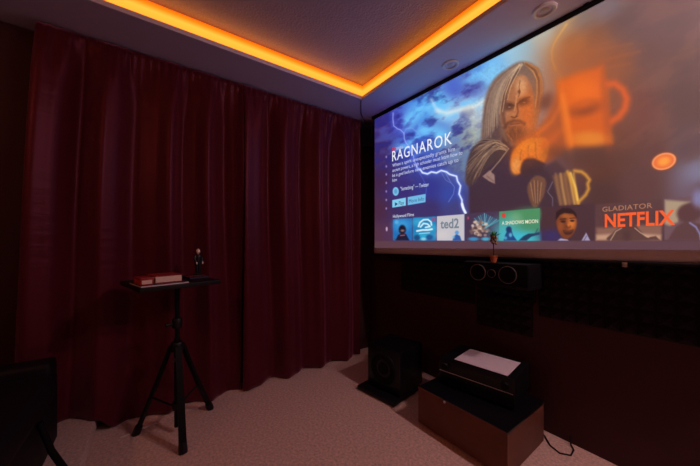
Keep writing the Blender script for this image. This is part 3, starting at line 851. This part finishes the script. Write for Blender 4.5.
# potted plant on the speaker
pl = thing('potted_plant', 'tiny plant with green top in orange pot on the centre speaker', 'plant', (-.925, 1.745, 1.0315))
lathe('pot', [(0, 0), (.017, 0), (.021, .034), (.0235, .035), (.0235, .042), (.019, .042), (.018, .036), (0, .036)], M['terracotta'], pl, 16)
tube('stem', [(0, 0, .036), (.001, 0, .07), (-.001, 0, .10), (0, 0, .125)], [.0035, .003, .003, .0035], M['stem'], pl, 8)
bm = bmesh.new()
for k in range(13):
    a = k*2.4; add_ball(bm, (.014*math.cos(a), .012*math.sin(a), .118+.004*k), (.009, .009, .010), 1)
mesh_obj('flower_head', bm, M['bark'], pl, True)
leaf = bmesh.new()
vs = [leaf.verts.new(c) for c in ((0,0,0),(.006,-.001,.014),(.007,.0015,.030),(0,.004,.052),(-.007,.0015,.030),(-.006,-.001,.014),(0,-.003,.016),(0,-.003,.032))]
for f in ((0,1,6),(1,2,7,6),(2,3,7),(3,4,7),(4,5,6,7),(5,0,6)): leaf.faces.new([vs[i] for i in f])
lm = bpy.data.meshes.new('leaf'); leaf.to_mesh(lm); leaf.free(); lm.materials.append(M['leaf'])
for k in range(9):
    o = bpy.data.objects.new('leaf', lm); link(o, pl)
    o.location = (0, 0, .150 + .003*(k % 3)); o.rotation_euler = (R(-14-22*(k % 3)), 0, k*2.4)

# ------------------------------------------------------------------ wall speaker in the corner with its wire
ws = thing('corner_speaker', 'small black satellite speaker mounted high in the room corner', 'speaker', (-2.250, 1.80, 2.13), R(40))
bm = box_bm((-.055, -.05, 0), (.055, .06, .20), .01)
bmesh.ops.rotate(bm, cent=(0, 0, .1), matrix=Matrix.Rotation(R(10), 3, 'X'), verts=bm.verts)
sharp_smooth(mesh_obj('speaker_body', bm, M['black_plastic'], ws))
bm = box_bm((-.048, -.056, .008), (.048, -.049, .192), .003)
bmesh.ops.rotate(bm, cent=(0, 0, .1), matrix=Matrix.Rotation(R(10), 3, 'X'), verts=bm.verts)
mesh_obj('grille', bm, M['black_cloth'], ws)
tube('mounting_arm', [(0, .05, .11), (0, .10, .13), (0, .18, .13)], .010, M['black_metal'], ws)
tag(tube('speaker_wire', [(-1.957, 1.487, CEIL-.004), (-2.08, 1.580, CEIL-.004), (-2.175, 1.655, CEIL-.005), (-2.205, 1.70, CEIL-.02), (-2.245, 1.79, CEIL-.07)], .003, M['black_plastic'], None, 6),
    'thin dark wire running from the tray corner to the corner speaker', 'wire')

# ------------------------------------------------------------------ subwoofer on a plinth
pa = R(10)
pb = thing('subwoofer_plinth', 'flat black plinth board on the carpet under the subwoofer', 'plinth', (-1.625, 1.50, 0), pa)
box('plinth_board', (-.175, -.165, .008), (.175, .185, .036), M['black_wood'], pb, .004)
for x in (-.14, .14):
    for y in (-.13, .15):
        lathe('foot', [(0, 0), (.016, 0), (.018, .010), (0, .010)], M['black_plastic'], pb, 12, T(x, y, 0))
sw = thing('subwoofer', 'black cube subwoofer standing on the plinth in the corner', 'subwoofer', (-1.612, 1.555, .037), pa)
box('speaker_body', (-.160, -.135, .008), (.150, .165, .322), M['black_gloss'], sw, .007, 3)
lathe('driver', [(0, .010), (.04, .010), (.045, -.004), (.100, .004), (.106, .010), (.112, .002)], M['cone'], sw, 36, T(-.005, -.136, .165) @ FY)
lathe('trim_ring', [(.112, 0), (.113, .006), (.120, .006), (.121, 0)], M['black_plastic'], sw, 36, T(-.005, -.136, .165) @ FY)
for x in (-.11, .11):
    for y in (-.10, .13):
        lathe('foot', [(0, 0), (.014, 0), (.016, .009), (0, .009)], M['black_plastic'], sw, 12, T(x, y, 0))

# ------------------------------------------------------------------ media cabinet, receiver and paper
cb = thing('media_cabinet', 'low reddish brown cabinet with black top in front of the wall', 'cabinet', (-.945, 1.39, 0), R(1.5))
w2 = .272
box('body', (-w2+.002, .018, .012), (w2-.002, .45, .226), M['cabinet'], cb, .003)
box('front_panel', (-w2, 0, .014), (w2, .017, .226), M['cabinet'], cb, .002)
box('plinth', (-w2+.02, .03, 0), (w2-.02, .43, .012), M['black_wood'], cb)
box('top_panel', (-w2, .0, .226), (w2, .455, .240), M['black_gloss'], cb, .0015)
box('edge_strip', (-w2, -.0015, .2262), (w2, .0005, .2385), M['cabinet'], cb)
bm = bmesh.new(); add_lathe(bm, [(0, .010), (.006, .009), (.008, .004), (.005, 0)], 14, T(-.075, -.0015, .231) @ FY)
sharp_smooth(mesh_obj('knob', bm, M['chrome'], cb))

rc = thing('av_receiver', 'black home cinema receiver on the low brown cabinet', 'receiver', (-.950, 1.560, .241), R(10))
box('chassis', (-.218, .014, .014), (.218, .325, .166), M['black_metal'], rc, .003)
fp = box('front_panel', (-.218, 0, .012), (.218, .014, .168), M['black_gloss'], rc, .003)
box('display_window', (-.12, -.001, .112), (.12, .0005, .140), M['black_gloss'], fp)
box('trim_line', (-.214, -.0012, .088), (.214, .0004, .0915), M['chrome'], fp)
for x in (-.175, .175):
    lathe('volume_knob', [(0, .018), (.020, .018), (.022, .015), (.023, 0)], M['black_metal'], fp, 24, T(x, 0, .126) @ FY)
for k in range(6):
    box('button', (-.12+.042*k, -.003, .066), (-.10+.042*k, .0005, .073), M['black_plastic'], fp, .001)
bm = bmesh.new()
for k in range(18):
    add_box(bm, (-.19+.0215*k, .05, .166), (-.182+.0215*k, .32, .1675))
mesh_obj('vent_slats', bm, M['black_metal'], rc)
for x in (-.17, .17):
    for y in (.04, .30):
        lathe('foot', [(0, 0), (.020, 0), (.020, .014), (0, .014)], M['black_plastic'], rc, 14, T(x, y, 0))
pp = box('paper_sheet', (-.155, -.122, 0), (.155, .122, .0025), M['paper'])
pp.location = (-.950, 1.712, .411); pp.rotation_euler = (0, 0, R(9))
tag(pp, 'pale sheet of paper lying flat on the black receiver', 'paper')

# cable on the carpet behind the cabinet
tag(tube('power_cable', [(-.735, 1.955, .05), (-.735, 1.935, .006), (-.700, 1.90, .005), (-.655, 1.845, .005), (-.60, 1.82, .005), (-.56, 1.85, .005), (-.565, 1.91, .005), (-.59, 1.95, .006), (-.60, 1.957, .05)], .004, M['black_plastic'], None, 8),
    'thin black cable looping over the carpet beside the cabinet', 'cable')
tag(tube('white_cable', [(-2.13, -.16, .006), (-2.145, -.10, .006), (-2.16, -.04, .005), (-2.165, .02, .005)], .004, M['white'], None, 8),
    'short white cable lying on the carpet at the curtain hem', 'cable')

# ------------------------------------------------------------------ tripod table
def cw(dep, lat, z=0): 
    p = HV*dep + RV*lat
    return Vector((p.x, p.y, z))
pc = cw(1.700, -1.045)
tt = thing('tripod_table', 'black tripod stand with a small square table top by the curtain', 'tripod table', pc)
feet = [cw(1.543, -.917) - pc, cw(1.690, -1.285) - pc, cw(1.945, -.968) - pc]
tube('column', [(0, 0, .045), (0, 0, .58)], .016, M['black_metal'], tt, 16)
tube('upper_column', [(0, 0, .50), (0, 0, .905)], .0125, M['black_metal'], tt, 16)
lathe('leg_collar', [(.0, .500), (.030, .500), (.034, .506), (.034, .548), (.028, .556), (0, .556)], M['black_plastic'], tt, 20)
lathe('height_collar', [(.0, .640), (.024, .640), (.027, .646), (.027, .690), (.022, .698), (0, .698)], M['black_plastic'], tt, 20)
k1 = -RV*.5 - HV*.6
tube('clamp_knob', [k1.normalized()*.022+Vector((0, 0, .667)), k1.normalized()*.062+Vector((0, 0, .667))], [.006, .011], M['black_plastic'], tt, 12)
k2 = RV*.05 - HV*1.0
tube('clamp_bolt', [k2.normalized()*.020+Vector((0, 0, .455)), k2.normalized()*.034+Vector((0, 0, .455))], .009, M['chrome'], tt, 12)
lathe('slide_collar', [(0, .150), (.026, .150), (.028, .155), (.028, .190), (0, .190)], M['black_plastic'], tt, 18)
for f in feet:
    d = Vector((f.x, f.y, 0)).normalized(); side = Vector((-d.y, d.x, 0))
    def leg_pt(t, s, o):
        base = d*.034 + Vector((0, 0, .535)); mid = d*.12 + Vector((0, 0, .30)); end = Vector((f.x, f.y, .012))
        p = base*(1-t)**2 + mid*2*t*(1-t) + end*t*t
        return p + side*s + d*o
    bm = bmesh.new(); rings = []
    for k in range(9):
        t = k/8
        hw = .016 + .003*t
        rings.append([bm.verts.new(leg_pt(t, s, o)) for s, o in ((-hw,-.008),(hw,-.008),(hw,.008),(-hw,.008))])
    for a, b in zip(rings[:-1], rings[1:]):
        for e in range(4): bm.faces.new((a[e], a[(e+1)%4], b[(e+1)%4], b[e]))
    bm.faces.new(rings[0]); bm.faces.new(rings[-1][::-1])
    lg = mesh_obj('leg', bm, M['black_metal'], tt)
    bm = bmesh.new(); e0 = leg_pt(.93, 0, 0); e1 = leg_pt(1.0, 0, .004); e1.z = 0
    add_tube(bm, [e0, (e0+e1)/2, e1], [.020, .022, .022], 8)
    mesh_obj('rubber_foot', bm, M['black_plastic'], lg)
    tube('brace', [d*.026+Vector((0, 0, .168)), leg_pt(.62, 0, 0)], .0055, M['black_metal'], tt, 8)
# table top, turned about 15 degrees from the curtain wall
ta = R(15)
tm = Matrix.Rotation(ta, 4, 'Z')
def tbox(name, a, b, m, bev):
    bm = box_bm(a, b, bev); bm.transform(tm); return sharp_smooth(mesh_obj(name, bm, m, tt), 35)
tbox('mounting_plate', (-.07, -.07, .895), (.07, .07, .907), M['black_metal'], .002)
tbox('table_top', (-.200, -.235, .905), (.200, .172, .930), M['black_wood'], .004)

def on_top(name, label, cat, u, v, z, rot):     # u: towards camera side, v: along the curtain
    p = tm @ Vector((u, v, 0)); return thing(name, label, cat, (pc.x+p.x, pc.y+p.y, z), ta + R(rot))
mg = on_top('magazine', 'thin pale magazine lying under the books on the tripod table', 'magazine', .090, -.105, .9305, 1)
box('cover', (-.105, -.125, .007), (.105, .100, .0082), M['dkblue'], mg)
box('page_block', (-.103, -.123, 0), (.103, .098, .007), M['paper'], mg)
bk = on_top('book', 'thick red book with cream page edges on the tripod table', 'book', .085, -.100, .939, -1)
box('page_block', (-.072, -.054, .004), (.074, .070, .036), M['pages'], bk)
bm = bmesh.new(); add_box(bm, (-.078, -.060, 0), (.077, .073, .004)); add_box(bm, (-.078, -.060, .036), (.077, .073, .040)); add_box(bm, (-.080, -.060, 0), (-.076, .073, .040))
mesh_obj('cover', bm, M['redcover'], bk)
sb = on_top('card_box', 'small red printed box beside the red book on the tripod table', 'box', .118, -.200, .939, 3)
box('box_body', (-.055, -.026, 0), (.055, .030, .026), M['redbox'], sb, .002)
box('box_lid', (-.057, -.028, .026), (.057, .032, .037), M['redcover'], sb, .002)
box('printed_band', (.0562, -.022, .005), (.0572, .022, .024), M['pages'], sb)
bb = on_top('notebook', 'dark blue notebook behind the red book under the figurine', 'notebook', -.020, .112, .9305, -4)
box('cover', (-.075, -.055, .0), (.075, .055, .010), M['dkblue'], bb, .002)
box('ribbon', (-.02, -.056, .0102), (.02, .056, .0112), M['redcover'], bb)
# figurine: standing person in black with pale head and hands
fg = on_top('figurine', 'small standing figurine dressed in black with pale head on the tripod table', 'figurine', -.060, .142, .9418, 25)
fg.scale = (1.12, 1.12, 1.12)
lathe('base', [(0, 0), (.026, 0), (.027, .006), (.024, .010), (0, .010)], M['figblack'], fg, 18)
bm = bmesh.new()
for s in (-1, 1):
    add_tube(bm, [(.002, s*.009, .010), (.001, s*.010, .040), (0, s*.009, .072)], [.007, .0085, .010], 10)
add_tube(bm, [(0, 0, .064), (0, 0, .085), (0, 0, .108), (0, 0, .118), (0, 0, .122)], [.017, .016, .021, .017, .008], 14)
for s in (-1, 1):
    add_tube(bm, [(0, s*.020, .114), (.002, s*.027, .094), (.010, s*.023, .076)], [.007, .0065, .006], 9)
sharp_smooth(mesh_obj('clothed_body', bm, M['figblack'], fg), 70)
bm = bmesh.new()
add_tube(bm, [(0, 0, .119), (.001, 0, .129)], .0055, 10)
add_ball(bm, (.002, 0, .139), (.0115, .0100, .0140), 3); add_ball(bm, (.0125, 0, .138), (.003, .002, .003), 1)
for s in (-1, 1): add_ball(bm, (.001, s*.0100, .139), (.002, .0015, .003), 1)
sharp_smooth(mesh_obj('head', bm, M['skin'], fg), 70)
for s in (-1, 1):
    bm = bmesh.new(); add_ball(bm, (.012, s*.022, .071), (.0050, .0042, .0065), 2)
    for k in range(4): add_tube(bm, [(.013, s*.022+(k-1.5)*.0018, .068), (.014, s*.022+(k-1.5)*.0018, .062)], .0012, 6)
    mesh_obj('hand', bm, M['skin'], fg, True)

# ------------------------------------------------------------------ black recliner on the platform (lower left corner)
ch = thing('recliner_chair', 'black leather recliner chair on the platform beside the curtain', 'chair', (-1.765, -.42, .10))
def soft(name, a, b, bev, m=M['leather'], parent=ch):
    return box(name, a, b, m, parent, bev, 4)
soft('base_frame', (-.36, -.72, .02), (.44, -.03, .26), .02)
soft('front_panel', (-.37, -.03, .015), (.45, .0, .36), .012)
soft('seat_cushion', (-.27, -.66, .26), (.35, .012, .40), .045)
soft('armrest', (-.40, -.78, .0), (-.27, -.005, .445), .030)
soft('armrest', (.35, -.78, .0), (.48, -.005, .445), .030)
bm = box_bm((-.28, -.16, .30), (.36, .02, .95), .06, 4)
bmesh.ops.rotate(bm, cent=(0, 0, .30), matrix=Matrix.Rotation(R(14), 3, 'X'), verts=bm.verts)
bmesh.ops.translate(bm, vec=(0, -.64, 0), verts=bm.verts)
sharp_smooth(mesh_obj('backrest', bm, M['leather'], ch), 40)
bm = bmesh.new()
add_tube(bm, [(-.02, .012, .27), (-.04, .045, .12), (-.055, .085, .008)], [.012, .013, .014], 12)
sharp_smooth(mesh_obj('footrest_strut', bm, M['black_metal'], ch), 50)
bm = bmesh.new()
add_tube(bm, [(.30, .012, .27), (.32, .045, .12), (.335, .085, .008)], [.012, .013, .014], 12)
sharp_smooth(mesh_obj('footrest_strut', bm, M['black_metal'], ch), 50)
